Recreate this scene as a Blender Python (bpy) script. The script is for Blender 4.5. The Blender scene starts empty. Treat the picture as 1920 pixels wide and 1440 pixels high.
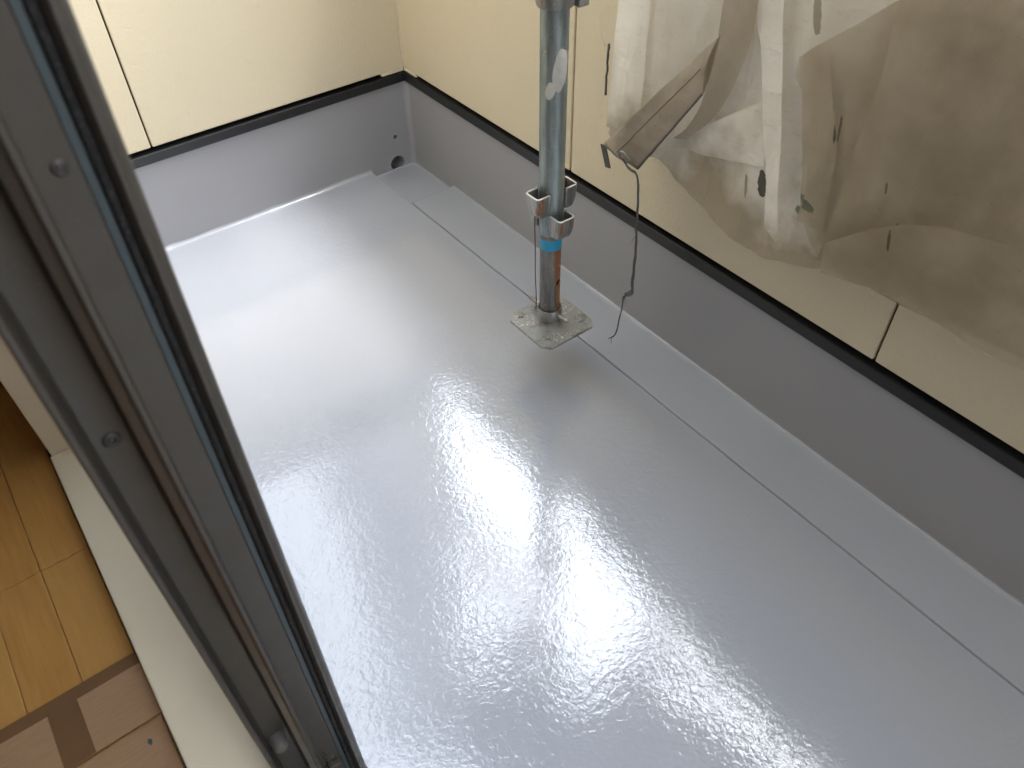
import bpy, bmesh, math, random
from mathutils import Vector, Matrix, noise

random.seed(7)
scene = bpy.context.scene
COL = scene.collection

# ------------------------------------------------------------------ camera
cd = bpy.data.cameras.new('camera')
cam = bpy.data.objects.new('camera', cd); COL.objects.link(cam)
right = Vector((0.79668, -0.60409, -0.01947)); down = Vector((-0.44014, -0.55777, -0.70369)); fwd = Vector((0.41423, 0.56918, -0.71024))
m = Matrix((( right.x, -down.x, -fwd.x, 0.0), (right.y, -down.y, -fwd.y, 0.0), (right.z, -down.z, -fwd.z, 1.25), (0, 0, 0, 1)))
cam.matrix_world = m
cd.sensor_width = 36.0; cd.lens = 27.61; cd.clip_start = 0.02; cd.clip_end = 800
cd.dof.use_dof = True; cd.dof.focus_distance = 1.75; cd.dof.aperture_fstop = 7.0
scene.camera = cam

# ------------------------------------------------------------------ world, sun, exposure
SUN_AZ, SUN_EL = -15.0, 66.0          # azimuth from +X towards +Y
w = bpy.data.worlds.new('World'); scene.world = w; w.use_nodes = True
nt = w.node_tree; nt.nodes.clear()
out = nt.nodes.new('ShaderNodeOutputWorld'); bg = nt.nodes.new('ShaderNodeBackground')
sky = nt.nodes.new('ShaderNodeTexSky'); sky.sky_type = 'NISHITA'; sky.sun_disc = False
sky.sun_elevation = math.radians(SUN_EL); sky.sun_rotation = math.radians(90 - SUN_AZ)
sky.air_density = 1.0; sky.dust_density = 4.0
# thin bright overcast in front of the blue sky, the same over the whole dome
wtc = nt.nodes.new('ShaderNodeTexCoord'); wn = nt.nodes.new('ShaderNodeTexNoise'); wn.inputs['Scale'].default_value = 2.2; wn.inputs['Detail'].default_value = 5
wr = nt.nodes.new('ShaderNodeValToRGB'); wr.color_ramp.elements[0].position = .3; wr.color_ramp.elements[1].position = .7
wr.color_ramp.elements[0].color = (5.7, 6.3, 7.2, 1); wr.color_ramp.elements[1].color = (7.6, 8.0, 8.6, 1)
wm = nt.nodes.new('ShaderNodeMix'); wm.data_type = 'RGBA'; wm.inputs[0].default_value = 0.88
nt.links.new(wtc.outputs['Generated'], wn.inputs['Vector']); nt.links.new(wn.outputs['Fac'], wr.inputs['Fac'])
nt.links.new(sky.outputs[0], wm.inputs[6]); nt.links.new(wr.outputs[0], wm.inputs[7]); nt.links.new(wm.outputs[2], bg.inputs[0])
bg.inputs[1].default_value = 0.15
nt.links.new(bg.outputs[0], out.inputs[0])
sl = bpy.data.lights.new('sun', 'SUN'); sl.energy = 0.5; sl.angle = math.radians(12); sl.color = (1.0, 0.97, 0.94)
so = bpy.data.objects.new('sun', sl); COL.objects.link(so)
sd = Vector((math.cos(math.radians(SUN_EL)) * math.cos(math.radians(SUN_AZ)), math.cos(math.radians(SUN_EL)) * math.sin(math.radians(SUN_AZ)), math.sin(math.radians(SUN_EL))))
so.rotation_euler = sd.to_track_quat('Z', 'Y').to_euler(); so.location = sd * 20
vs = scene.view_settings; vs.view_transform = 'Standard'; vs.look = 'None'; vs.gamma = 1.0; vs.use_curve_mapping = False
vs.exposure = 2.78
scene.render.engine = 'CYCLES'
scene.cycles.max_bounces = 12; scene.cycles.diffuse_bounces = 8; scene.cycles.transparent_max_bounces = 16; scene.cycles.transmission_bounces = 8

# ------------------------------------------------------------------ helpers
def obj(name, bm, mat, parent=None, smooth=False, kind=None):
    me = bpy.data.meshes.new(name)
    bm.normal_update(); bm.to_mesh(me); bm.free()
    if smooth:
        for p in me.polygons: p.use_smooth = True
    o = bpy.data.objects.new(name, me); COL.objects.link(o)
    if mat: me.materials.append(mat)
    if parent is not None: o.parent = parent
    if kind: o['kind'] = kind
    return o

def tag(o, label, cat, group=None):
    o['label'] = label; o['category'] = cat
    if group: o['group'] = group
    return o

def thing(name, label, cat, loc=(0, 0, 0), group=None):
    o = bpy.data.objects.new(name, None); COL.objects.link(o)
    o.empty_display_size = 0.05
    return tag(o, label, cat, group)

def box(bm, x0, x1, y0, y1, z0, z1, bevel=0.0, seg=2):
    r = bmesh.ops.create_cube(bm, size=1.0)
    vv = r['verts']
    for v in vv:
        v.co = Vector((x0 + (v.co.x + .5) * (x1 - x0), y0 + (v.co.y + .5) * (y1 - y0), z0 + (v.co.z + .5) * (z1 - z0)))
    if bevel > 0:
        es = list({e for v in vv for e in v.link_edges})
        bmesh.ops.bevel(bm, geom=es, offset=bevel, segments=seg, affect='EDGES', profile=0.5)
    return bm

def bxo(name, x0, x1, y0, y1, z0, z1, mat, parent=None, bevel=0.0, kind=None, seg=2):
    bm = bmesh.new(); box(bm, x0, x1, y0, y1, z0, z1, bevel, seg)
    return obj(name, bm, mat, parent, kind=kind)

def tube(bm, pts, rad, seg=16, cap=True, jitter=0.0):
    """sweep a circle along points; rad number or list"""
    pts = [Vector(p) for p in pts]; n = len(pts)
    rings = []; prev = None
    for i, p in enumerate(pts):
        t = (pts[min(i + 1, n - 1)] - pts[max(i - 1, 0)]).normalized()
        if prev is None:
            a = Vector((0, 0, 1)) if abs(t.z) < .9 else Vector((1, 0, 0))
            u = t.cross(a).normalized()
        else:
            u = (prev - t * prev.dot(t)).normalized()
        prev = u; v = t.cross(u)
        r = rad[i] if isinstance(rad, (list, tuple)) else rad
        rings.append([bm.verts.new(p + (u * math.cos(2 * math.pi * k / seg) + v * math.sin(2 * math.pi * k / seg)) * r * (1 + jitter * random.uniform(-1, 1))) for k in range(seg)])
    for i in range(n - 1):
        for k in range(seg):
            bm.faces.new((rings[i][k], rings[i][(k + 1) % seg], rings[i + 1][(k + 1) % seg], rings[i + 1][k]))
    if cap:
        bm.faces.new(rings[0][::-1]); bm.faces.new(rings[-1])
    return bm

def lathe(bm, prof, c, seg=40, closed=False):
    rings = [[bm.verts.new((c[0] + r * math.cos(2 * math.pi * k / seg), c[1] + r * math.sin(2 * math.pi * k / seg), c[2] + z)) for k in range(seg)] for r, z in prof]
    idx = list(range(len(prof) - 1)) + ([len(prof) - 1] if closed else [])
    for i in idx:
        a, b = rings[i], rings[(i + 1) % len(prof)]
        for k in range(seg):
            bm.faces.new((a[k], a[(k + 1) % seg], b[(k + 1) % seg], b[k]))
    bmesh.ops.recalc_face_normals(bm, faces=bm.faces)
    return bm

def fbm(x, y, z=0.0):
    return noise.noise(Vector((x, y, z)))

def auto_smooth(o, deg=35):
    me = o.data
    me.polygons.foreach_set('use_smooth', [True] * len(me.polygons))
    try: me.set_sharp_from_angle(angle=math.radians(deg))
    except Exception: pass
    return o

def boolean_diff(o, cutter):
    md = o.modifiers.new('cut', 'BOOLEAN'); md.operation = 'DIFFERENCE'; md.object = cutter; md.solver = 'EXACT'
    dg = bpy.context.evaluated_depsgraph_get(); dg.update()
    me = bpy.data.meshes.new_from_object(o.evaluated_get(dg))
    o.modifiers.clear(); old = o.data; o.data = me; bpy.data.meshes.remove(old)
    cm = cutter.data; bpy.data.objects.remove(cutter); bpy.data.meshes.remove(cm)

# ------------------------------------------------------------------ materials
class NT:
    def __init__(s, name):
        s.m = bpy.data.materials.new(name); s.m.use_nodes = True
        s.t = s.m.node_tree; s.b = s.t.nodes['Principled BSDF']; s.out = s.t.nodes['Material Output']
        s.tc = s.t.nodes.new('ShaderNodeTexCoord')
    def n(s, k, **kw):
        x = s.t.nodes.new(k)
        for a, b in kw.items(): setattr(x, a, b)
        return x
    def l(s, a, b): s.t.links.new(a, b)
    def noise(s, scale, detail=4, rough=.55, vec=None, dist=0.0):
        x = s.n('ShaderNodeTexNoise'); x.inputs['Scale'].default_value = scale; x.inputs['Detail'].default_value = detail
        x.inputs['Roughness'].default_value = rough; x.inputs['Distortion'].default_value = dist
        s.l(vec or s.tc.outputs['Object'], x.inputs['Vector']); return x.outputs['Fac']
    def mapv(s, scale=(1, 1, 1), loc=(0, 0, 0), rot=(0, 0, 0)):
        x = s.n('ShaderNodeMapping'); x.inputs['Scale'].default_value = scale; x.inputs['Location'].default_value = loc; x.inputs['Rotation'].default_value = rot
        s.l(s.tc.outputs['Object'], x.inputs['Vector']); return x.outputs['Vector']
    def ramp(s, fac, stops):
        x = s.n('ShaderNodeValToRGB'); e = x.color_ramp.elements
        while len(e) < len(stops): e.new(.5)
        for i, (p, c) in enumerate(stops):
            e[i].position = p; e[i].color = (c, c, c, 1) if isinstance(c, (int, float)) else (*c, 1)
        s.l(fac, x.inputs['Fac']); return x.outputs['Color']
    def mix(s, fac, a, b, blend='MIX'):
        x = s.n('ShaderNodeMix', data_type='RGBA', blend_type=blend)
        for val, sock in ((fac, x.inputs[0]), (a, x.inputs[6]), (b, x.inputs[7])):
            if isinstance(val, (int, float)): sock.default_value = val if sock is x.inputs[0] else (val, val, val, 1)
            elif isinstance(val, tuple): sock.default_value = (*val, 1)
            else: s.l(val, sock)
        return x.outputs[2]
    def math(s, op, a, b=0.0, c=0.0):
        x = s.n('ShaderNodeMath', operation=op)
        for i, v in enumerate((a, b, c)):
            if isinstance(v, (int, float)): x.inputs[i].default_value = v
            else: s.l(v, x.inputs[i])
        return x.outputs[0]
    def bump(s, h, strength, dist, normal=None):
        x = s.n('ShaderNodeBump'); x.inputs['Strength'].default_value = strength; x.inputs['Distance'].default_value = dist
        s.l(h, x.inputs['Height'])
        if normal is not None: s.l(normal, x.inputs['Normal'])
        return x.outputs['Normal']
    def set(s, **kw):
        for k, v in kw.items():
            i = s.b.inputs[k.replace('_', ' ')]
            if isinstance(v, (int, float)): i.default_value = v
            elif isinstance(v, tuple): i.default_value = (*v, 1)
            else: s.l(v, i)
        return s.m

def simple(name, col, rough=.5, metal=0.0, var=.15, scale=30, bump=0.0, bscale=200):
    k = NT(name)
    c = k.mix(k.noise(scale), tuple(x * (1 - var) for x in col), tuple(min(1, x * (1 + var)) for x in col))
    k.set(Base_Color=c, Roughness=rough, Metallic=metal)
    if bump: k.set(Normal=k.bump(k.noise(bscale, 2), 1.0, bump))
    return k.m

# grey top coat of the floor
k = NT('floor_coat')
h1 = k.noise(82, 2, .45, None, .8); h2 = k.noise(210, 2, .5, None, .4); h3 = k.noise(2.6, 2, .5)
n3 = k.bump(h3, 1.0, 0.006)
n1 = k.bump(h1, 1.0, 0.00044, n3); n2 = k.bump(h2, 1.0, 0.00014, n1)
c = k.mix(k.noise(1.7, 3), (.35, .37, .415), (.385, .405, .45))
M_FLOOR = k.set(Base_Color=c, Roughness=k.ramp(k.noise(4, 3), [(.3, .05), (.7, .10)]), IOR=1.6, Normal=n2, Coat_Weight=0.7, Coat_Roughness=.03, Coat_IOR=1.7, Coat_Normal=n2)

k = NT('upstand_coat')
n1 = k.bump(k.noise(9, 2), 1.0, 0.002); n2 = k.bump(k.noise(230, 3), 1.0, 0.00022, n1)
c = k.mix(k.noise(3, 3), (.29, .29, .31), (.325, .325, .345))
M_UP = k.set(Base_Color=c, Roughness=.28, IOR=1.5, Normal=n2)

# stucco-textured cement siding
k = NT('siding')
n1 = k.bump(k.noise(170, 3, .6), 1.0, 0.0013)
c = k.mix(k.noise(2.2, 4), (.62, .545, .40), (.66, .58, .425))
c = k.mix(k.ramp(k.noise(22, 3), [(.62, 0.0), (.75, .12)]), c, (.42, .37, .28))
M_SIDING = k.set(Base_Color=c, Roughness=.7, Normal=n1)
M_SEAL = simple('sealant', (.66, .60, .47), .5)
M_BLACK = simple('black_flashing', (.012, .012, .013), .32, 0.0, .3, 60)
M_GAP = simple('joint_backing', (.012, .011, .009), .9)
M_DARK = simple('drain_inside', (.010, .010, .010), .7)
M_JOINT = simple('joint_seal', (.03, .022, .014), .9)
M_BRONZE = None
k = NT('bronze_aluminium')
c = k.mix(k.noise(40), (.046, .040, .032), (.064, .056, .046))
c = k.mix(k.ramp(k.noise(700, 2), [(.70, 0.0), (.76, .5)]), c, (.30, .28, .25))
M_BRONZE = k.set(Base_Color=c, Roughness=k.ramp(k.noise(25), [(.3, .32), (.7, .48)]), Metallic=0.15, Normal=k.bump(k.noise(900, 2), 1.0, .00004))
k = NT('dusty_gasket')
c = k.mix(k.ramp(k.noise(420, 3, .7), [(.58, 0.0), (.68, .75)]), (.008, .008, .008), (.16, .15, .13))
M_GASKET = k.set(Base_Color=c, Roughness=.85, Normal=k.bump(k.noise(500, 3), 1.0, .001))
M_STRIP = simple('sky_tinted_edge', (.055, .070, .074), .45, .3)  # blue-grey colour stands in for sky mirrored in the glass edge
M_WHITE = simple('white_casing', (.79, .68, .51), .42, 0, .06, 12)
M_SCREW = simple('screw_head', (.045, .040, .036), .5, .3)
M_RUBBER = simple('grey_bumper', (.10, .09, .083), .7)
k = NT('window_glass'); M_GLASS = k.set(Base_Color=(.9, .95, .95), Roughness=.02, Transmission_Weight=1.0, IOR=1.45)

k = NT('flooring_plank')
gv = k.mapv((38, 3.5, 38))
info = k.n('ShaderNodeObjectInfo')
c = k.mix(k.ramp(k.noise(3.0, 5, .65, gv), [(.3, 0.0), (.7, 1.0)]), (.38, .168, .042), (.50, .245, .068))
c = k.mix(k.ramp(info.outputs['Random'], [(0.0, 0.0), (1.0, .55)]), c, (.53, .30, .09))
M_PLANK = k.set(Base_Color=c, Roughness=.38, Normal=k.bump(k.noise(60, 3), 1.0, .0002))
k = NT('cardboard')
gv = k.mapv((20, 160, 20))
c = k.mix(k.noise(5, 4), (.32, .185, .095), (.39, .23, .125))
c = k.mix(k.ramp(k.noise(2, 3, .5, gv), [(.45, 0.0), (.7, .25)]), c, (.18, .10, .06))
M_CARD = k.set(Base_Color=c, Roughness=.75, Normal=k.bump(k.noise(1.5, 3, .5, gv), 1.0, .0005))
M_TAPE = simple('packing_tape', (.175, .092, .045), .3, 0, .15, 20, .0006, 25)
M_TEAL = simple('teal_paint_mark', (.02, .07, .075), .6)

def galv(name, lo, hi, rust=0.0, rustx=None):
    k = NT(name)
    sv = k.mapv((45, 45, 7))
    c = k.mix(k.ramp(k.noise(1.0, 5, .65, sv), [(.35, 0.0), (.68, 1.0)]), lo, hi)
    c = k.mix(k.ramp(k.noise(260, 2), [(.68, 0.0), (.72, .8)]), c, (.62, .60, .55))
    met = .75
    if rust > 0:
        rv = k.mapv((60, 60, 12), (3.1, 1.7, .4))
        rc = k.mix(k.noise(300, 3), (.10, .04, .016), (.36, .145, .05))
        f = k.noise(1.0, 5, .7, rv)
        if rustx:
            sx = k.n('ShaderNodeSeparateXYZ'); k.l(k.tc.outputs['Object'], sx.inputs[0])
            ax = k.math('MULTIPLY', k.math('SUBTRACT', sx.outputs[0], rustx[0]), rustx[1])
            f = k.math('ADD', f, k.math('MINIMUM', k.math('MAXIMUM', ax, -.15), .15))
        fac = k.ramp(f, [(.60 - rust, 0.0), (.66 - rust, 1.0)])
        c = k.mix(fac, c, rc)
        k.set(Metallic=k.math('MULTIPLY', k.math('SUBTRACT', 1.0, fac), met))
    else:
        k.set(Metallic=met)
    return k.set(Base_Color=c, Roughness=k.ramp(k.noise(50, 3), [(.3, .30), (.7, .52)]), Normal=k.bump(k.noise(220, 3), 1.0, .0003))
M_GALV = galv('galvanised_tube', (.14, .17, .17), (.34, .385, .38))
M_GALV2 = galv('galvanised_pocket', (.20, .20, .19), (.42, .42, .40), .03)
M_RUST = galv('rusty_spigot', (.10, .095, .09), (.24, .235, .22), .15, (.846, 12.0))
k = NT('plate_zinc')
c = k.mix(k.noise(45, 4), (.25, .255, .245), (.37, .375, .36))
sp1 = k.math('MULTIPLY', k.ramp(k.noise(190, 3, .65), [(.57, 0.0), (.64, .8)]), k.ramp(k.noise(26, 3), [(.45, 0.0), (.60, 1.0)]))
c = k.mix(sp1, c, (.76, .74, .66))
c = k.mix(k.ramp(k.noise(34, 4, .6), [(.54, 0.0), (.70, .6)]), c, (.12, .10, .07))
M_PLATE = k.set(Base_Color=c, Roughness=.45, Metallic=.55, Normal=k.bump(k.noise(260, 3), 1.0, .0006))
M_RIM = simple('worn_pocket_rim', (.72, .70, .66), .4, .3)
M_BLUE = simple('blue_tape', (.012, .26, .44), .4, 0, .12, 60)
M_PAINT = simple('dried_white_paint', (.46, .445, .41), .6, 0, .15, 120, .0006, 250)
M_WIRE = simple('tie_wire', (.05, .045, .04), .5, .5)
M_STRING = simple('grey_tie_cord', (.085, .083, .08), .8, 0, .5, 300, .0006, 700)
M_SEAM = simple('seam_thread', (.19, .155, .115), .8)
M_THREAD = simple('pale_thread', (.62, .58, .46), .7)
M_DECK = simple('steel_deck', (.26, .27, .27), .5, .5)
M_ROOF = simple('roof_soffit', (.50, .46, .38), .7)
M_ROOM = simple('room_plaster', (.75, .71, .64), .8)
M_GROUND = simple('ground_gravel', (.20, .19, .175), .9, 0, .3, 4)

# woven mesh sheet
def sheet_mat(name, base, dirt, transp, transl, marks=(), soil=0.0):
    k = NT(name)
    c = k.mix(k.ramp(k.noise(6, 4, .6), [(.35, 0.0), (.7, 1.0)]), base, dirt)
    hv = k.mapv((8, 14, 60))
    c = k.mix(k.ramp(k.noise(2.5, 4, .65, hv), [(.60, 0.0), (.78, .30)]), c, (.30, .25, .18))
    c = k.mix(k.ramp(k.noise(330, 2), [(.72, 0.0), (.75, .7)]), c, (.09, .075, .055))
    sx = k.n('ShaderNodeSeparateXYZ'); k.l(k.tc.outputs['Object'], sx.inputs[0])
    low = k.math('ADD', k.math('MULTIPLY', k.math('SUBTRACT', .60, sx.outputs[2]), 5.0), k.math('MULTIPLY', k.math('SUBTRACT', k.noise(7, 4, .6), .5), 1.6))
    c = k.mix(k.ramp(low, [(.0, 0.0), (.55, soil)]), c, (.36, .295, .205))
    for (my, mz, ry, rz, ang, col, opa) in marks:
        dy = k.math('SUBTRACT', sx.outputs[1], my); dz = k.math('SUBTRACT', sx.outputs[2], mz)
        ca, sa = math.cos(ang), math.sin(ang)
        p = k.math('DIVIDE', k.math('ADD', k.math('MULTIPLY', dy, ca), k.math('MULTIPLY', dz, sa)), ry)
        q = k.math('DIVIDE', k.math('SUBTRACT', k.math('MULTIPLY', dz, ca), k.math('MULTIPLY', dy, sa)), rz)
        d = k.math('ADD', k.math('MULTIPLY', p, p), k.math('MULTIPLY', q, q))
        d = k.math('ADD', d, k.math('MULTIPLY', k.noise(130, 4, .7), 1.4))
        c = k.mix(k.ramp(d, [(.85, opa), (1.0, 0.0)]) if False else k.math('MULTIPLY', k.math('LESS_THAN', d, 1.3), opa), c, col)
    # woven yarns: a fine grid of open holes
    wy = k.math('SINE', k.math('MULTIPLY', sx.outputs[1], 2 * math.pi / .0030)); wz = k.math('SINE', k.math('MULTIPLY', sx.outputs[2], 2 * math.pi / .0030))
    hole = k.math('MULTIPLY', k.math('ADD', k.math('MULTIPLY', wy, wz), 1.0), .5)
    tf = k.math('ADD', transp * .6, k.math('MULTIPLY', hole, transp * .8))
    di = k.n('ShaderNodeBsdfDiffuse'); tl = k.n('ShaderNodeBsdfTranslucent'); tr = k.n('ShaderNodeBsdfTransparent')
    fv = k.mapv((1, 16, 5), (0, 0, 0), (.45, 0, 0)); fv2 = k.mapv((1, 5, 17), (0, 0, 0), (-.5, 0, 0))
    nn = k.bump(k.noise(1.0, 3, .5, fv2, .8), 1.0, .006, k.bump(k.noise(1.0, 3, .5, fv, .6), 1.0, .008))
    k.l(c, di.inputs[0]); k.l(c, tl.inputs[0]); k.l(nn, di.inputs['Normal']); k.l(nn, tl.inputs['Normal'])
    m1 = k.n('ShaderNodeMixShader'); m1.inputs[0].default_value = transl; k.l(di.outputs[0], m1.inputs[1]); k.l(tl.outputs[0], m1.inputs[2])
    m2 = k.n('ShaderNodeMixShader'); k.l(tf, m2.inputs[0]); k.l(m1.outputs[0], m2.inputs[1]); k.l(tr.outputs[0], m2.inputs[2])
    k.l(m2.outputs[0], k.out.inputs[0])
    return k.m
MARKS = ((.672, .555, .010, .030, -.25, (.028, .034, .03), .95), (.585, .535, .030, .012, .15, (.05, .10, .065), .8),
         (.700, .540, .004, .026, -.22, (.20, .15, .10), .7), (.655, .83, .008, .040, -.3, (.25, .22, .17), .75))
M_SHEET = sheet_mat('mesh_sheet', (.94, .92, .88), (.80, .75, .67), .20, .16, MARKS, .92)
M_SHEET2 = sheet_mat('mesh_sheet_soiled_shaded', (.52, .45, .35), (.34, .285, .205), .27, .30,
                     ((.572, .575, .024, .010, .2, (.05, .10, .065), .8), (.560, .700, .003, .026, -.2, (.10, .07, .04), .9), (.42, .60, .003, .022, -.22, (.10, .07, .04), .9), (.46, .655, .002, .012, -.2, (.14, .09, .05), .8)))  # darker copy of the sheet: soiling plus shade put into its colour
M_SHEET3 = sheet_mat('mesh_sheet_grey', (.22, .22, .21), (.16, .16, .15), .06, .3)
M_SHEET4 = sheet_mat('mesh_sheet_pale', (.70, .70, .68), (.60, .60, .58), .30, .6)
M_HEM = sheet_mat('mesh_sheet_hem', (.50, .43, .35), (.30, .25, .19), .05, .25)

# ------------------------------------------------------------------ constants of the place (metres)
XW = 1.10      # inner face of the parapet upstand
YW = 2.00      # inner face of the end upstand
XH = 0.06      # house face
Y0 = -3.2      # near end of the balcony
ZT = 0.955      # parapet top

# ------------------------------------------------------------------ ground
bm = bmesh.new(); bmesh.ops.create_grid(bm, x_segments=2, y_segments=2, size=200)
for v in bm.verts: v.co.z = -3.0
obj('ground', bm, M_GROUND, kind='structure')

# ------------------------------------------------------------------ balcony floor: one coated sheet with gutter, sump and coved edges
def lin(a, b, n): return [a + (b - a) * i / n for i in range(n)]
xs = lin(XH, .92, 36) + lin(.92, .940, 6) + lin(.940, .964, 44) + lin(.964, 1.07, 16) + lin(1.07, XW - .006, 16) + lin(XW - .006, XW, 12) + [XW]
ys = lin(Y0, -.4, 60) + lin(-.4, 1.74, 430) + lin(1.74, 1.82, 40) + lin(1.82, 1.965, 30) + lin(1.965, YW - .006, 20) + lin(YW - .006, YW, 12) + [YW]
def sst(a, b, x):
    t = max(0.0, min(1.0, (x - a) / (b - a))); return t * t * (3 - 2 * t)
def cove(d, r):
    if d >= r: return 0.0
    q = r - d
    return r - math.sqrt(max(0.0, r * r - q * q))
def floor_z(x, y):
    e = .948 + .0012 * fbm(3.1, y * 9)
    g = sst(e - .003, e + .006, x)
    sump = sst(1.783, 1.790, y + .0006 * fbm(x * 40, 1))
    z = -g * (.005 + .016 * sump) + .0014 * fbm(x * 3.0, y * 3.0, 2.2) * sst(0, .03, XW - x) * sst(0, .03, YW - y)
    # a shallow drawn line where the gutter membrane is lapped
    z -= .016 * math.exp(-((x - e - .004) / .0021) ** 2)
    rp = .0045 + .0015 * fbm(y * 14, 5.5) + .0018 * fbm(y * 70, 9.5)
    rf = (.010 - .006 * sst(.94, .98, x)) + (.003 - .002 * sst(.94, .98, x)) * fbm(x * 14, 7.5) + .0010 * fbm(x * 70, 2.5)
    cz = max(cove(XW - x, rp), cove(YW - y, rf))
    # ridge left by the roller at the foot of the cove
    cz += .0016 * math.exp(-((XW - x - rp * 1.15) / .003) ** 2) * (.6 + .8 * fbm(y * 45, 3.3)) + .0009 * math.exp(-((YW - y - rf * 1.15) / .003) ** 2) * (.6 + .8 * fbm(x * 45, 8.3))
    return z + cz
bm = bmesh.new()
grid = [[bm.verts.new((x, y, floor_z(x, y))) for x in xs] for y in ys]
for j in range(len(ys) - 1):
    for i in range(len(xs) - 1):
        bm.faces.new((grid[j][i], grid[j][i + 1], grid[j + 1][i + 1], grid[j + 1][i]))
balcony_floor = obj('balcony_floor', bm, M_FLOOR, smooth=True, kind='structure')

# ------------------------------------------------------------------ parapet along the balcony
par = thing('parapet_wall', 'long beige siding parapet with grey coated upstand and black flashing, on the right', 'wall')
bxo('upstand', XW, XW + .06, Y0, YW + .06, -.05, .252, M_UP, par)
bxo('wall_core', XW + .030, XW + .16, Y0, YW + .16, .252, ZT - .012, M_GAP, par)
bxo('flashing', XW - .009, XW + .028, Y0, YW - .0095, .2475, .2745, M_BLACK, par, .0022)
jy = [1.2526 + .8266, 1.2526, .426, -.4006, -1.2272, -2.0538, -2.88, Y0 - .2]
for a, b in zip(jy[1:], jy[:-1]):
    y1 = min(b - .0022, YW - .0015); y0 = max(a + .0022, Y0)
    bxo('siding_panel', XW - .002, XW + .014, y0, y1, .2835, ZT - .004, M_SIDING, par, .0032, seg=3)
for a in jy[1:-1]: bxo('joint_seal', XW + .006, XW + .012, a - .0022, a + .0022, .284, ZT - .005, M_JOINT, par)
bxo('coping', XW - .012, XW + .19, Y0, YW + .19, ZT, ZT + .03, M_BLACK, par, .004)
bxo('corner_filler', XW - .0045, XW + .012, 1.930, YW - .0046, .2775, .2855, M_SEAL, par, .001)

# ------------------------------------------------------------------ end wall
endw = thing('balcony_end_wall', 'short beige siding end wall with grey upstand and drain hole, beyond the corner', 'wall')
up = bxo('upstand', XH, XW + .02, YW, YW + .06, -.06, .251, M_UP, endw)
for cx, cz, r in ((1.037, -.001, .0235), (1.040, .086, .0058)):
    bmc = bmesh.new(); tube(bmc, [(cx, YW - .05, cz), (cx, YW + .10, cz)], r, 40)
    boolean_diff(up, obj('cut', bmc, None))
auto_smooth(up, 40)
for cx, cz, r, nm in ((1.037, -.001, .0238, 'drain_pipe'), (1.040, .086, .0060, 'weep_hole')):
    bm = bmesh.new(); tube(bm, [(cx, YW + .004, cz), (cx, YW + .14, cz)], r, 32, cap=False)
    v = [bm.verts.new((cx + r * 1.2 * math.cos(t * math.pi / 12), YW + .14, cz + r * 1.2 * math.sin(t * math.pi / 12))) for t in range(24)]
    bm.faces.new(v); obj(nm, bm, M_DARK, endw, smooth=False)
# swollen coating around the holes
for cx, cz, r, nm in ((1.037, -.001, .0235, 'coating_lip'), (1.040, .086, .0058, 'coating_lip')):
    bm = bmesh.new()
    n = 48
    prof = [(0.0, .003), (.0004, -.0008), (.0018, -.0022), (.0042, -.0016), (.0075, .0008)]
    rings = []
    for dr, dy in prof:
        rings.append([bm.verts.new((cx + (r + dr * (1 + .5 * fbm(t * .4, r * 99))) * math.cos(2 * math.pi * t / n), YW + dy, cz + (r + dr * (1 + .5 * fbm(t * .4, r * 99))) * math.sin(2 * math.pi * t / n))) for t in range(n)])
    for a, b in zip(rings[:-1], rings[1:]):
        for t in range(n): bm.faces.new((a[t], a[(t + 1) % n], b[(t + 1) % n], b[t]))
    bmesh.ops.recalc_face_normals(bm, faces=bm.faces)
    obj(nm, bm, M_UP, endw, smooth=True)
bxo('wall_core', XH, XW + .030, YW + .030, YW + .16, .252, ZT - .012, M_GAP, endw)
bxo('flashing', XH, XW - .0005, YW - .009, YW + .028, .2485, .2745, M_BLACK, endw, .0022)
for x0, x1 in ((XH + .002, .3558), (.3602, XW - .004)):
    bxo('siding_panel', x0, x1, YW - .001, YW + .014, .2845, ZT - .004, M_SIDING, endw, .0032, seg=3)
bxo('joint_seal', .3558, .3602, YW + .007, YW + .012, .2850, ZT - .005, M_JOINT, endw)
bxo('coping', XH, XW + .0, YW - .025, YW + .19, ZT + .001, ZT + .031, M_BLACK, endw, .004)
bxo('corner_filler', 1.022, XW - .005, YW - .0042, YW + .012, .2775, .2855, M_SEAL, endw, .001)
bm = bmesh.new(); tube(bm, [(XW - .0032, YW - .0022, .286 + i * .023) for i in range(31)], [.0024 + .0006 * fbm(i * .9, 4) for i in range(31)], 10)
obj('corner_sealant', bm, M_SEAL, endw, smooth=True)
# coated fillet running up the inner corner
bm = bmesh.new()
prev = None
for i in range(27):
    z = -.03 + i * .0106
    r = .017 + .003 * fbm(i * .35, 6.6)
    ring = []
    for t in range(9):
        a = t / 8 * math.pi / 2
        ring.append(bm.verts.new((XW - r + r * math.sin(a) + .0002, YW - r + r * math.cos(a) + .0002, z)))
    if prev:
        for t in range(8): bm.faces.new((prev[t], prev[t + 1], ring[t + 1], ring[t]))
    prev = ring
obj('corner_fillet', bm, M_UP, endw, smooth=True)
bxo('near_end_wall', XH, XW, Y0 - .1, Y0 - .002, -.05, ZT, M_SIDING, endw).name = 'return_wall'

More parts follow.
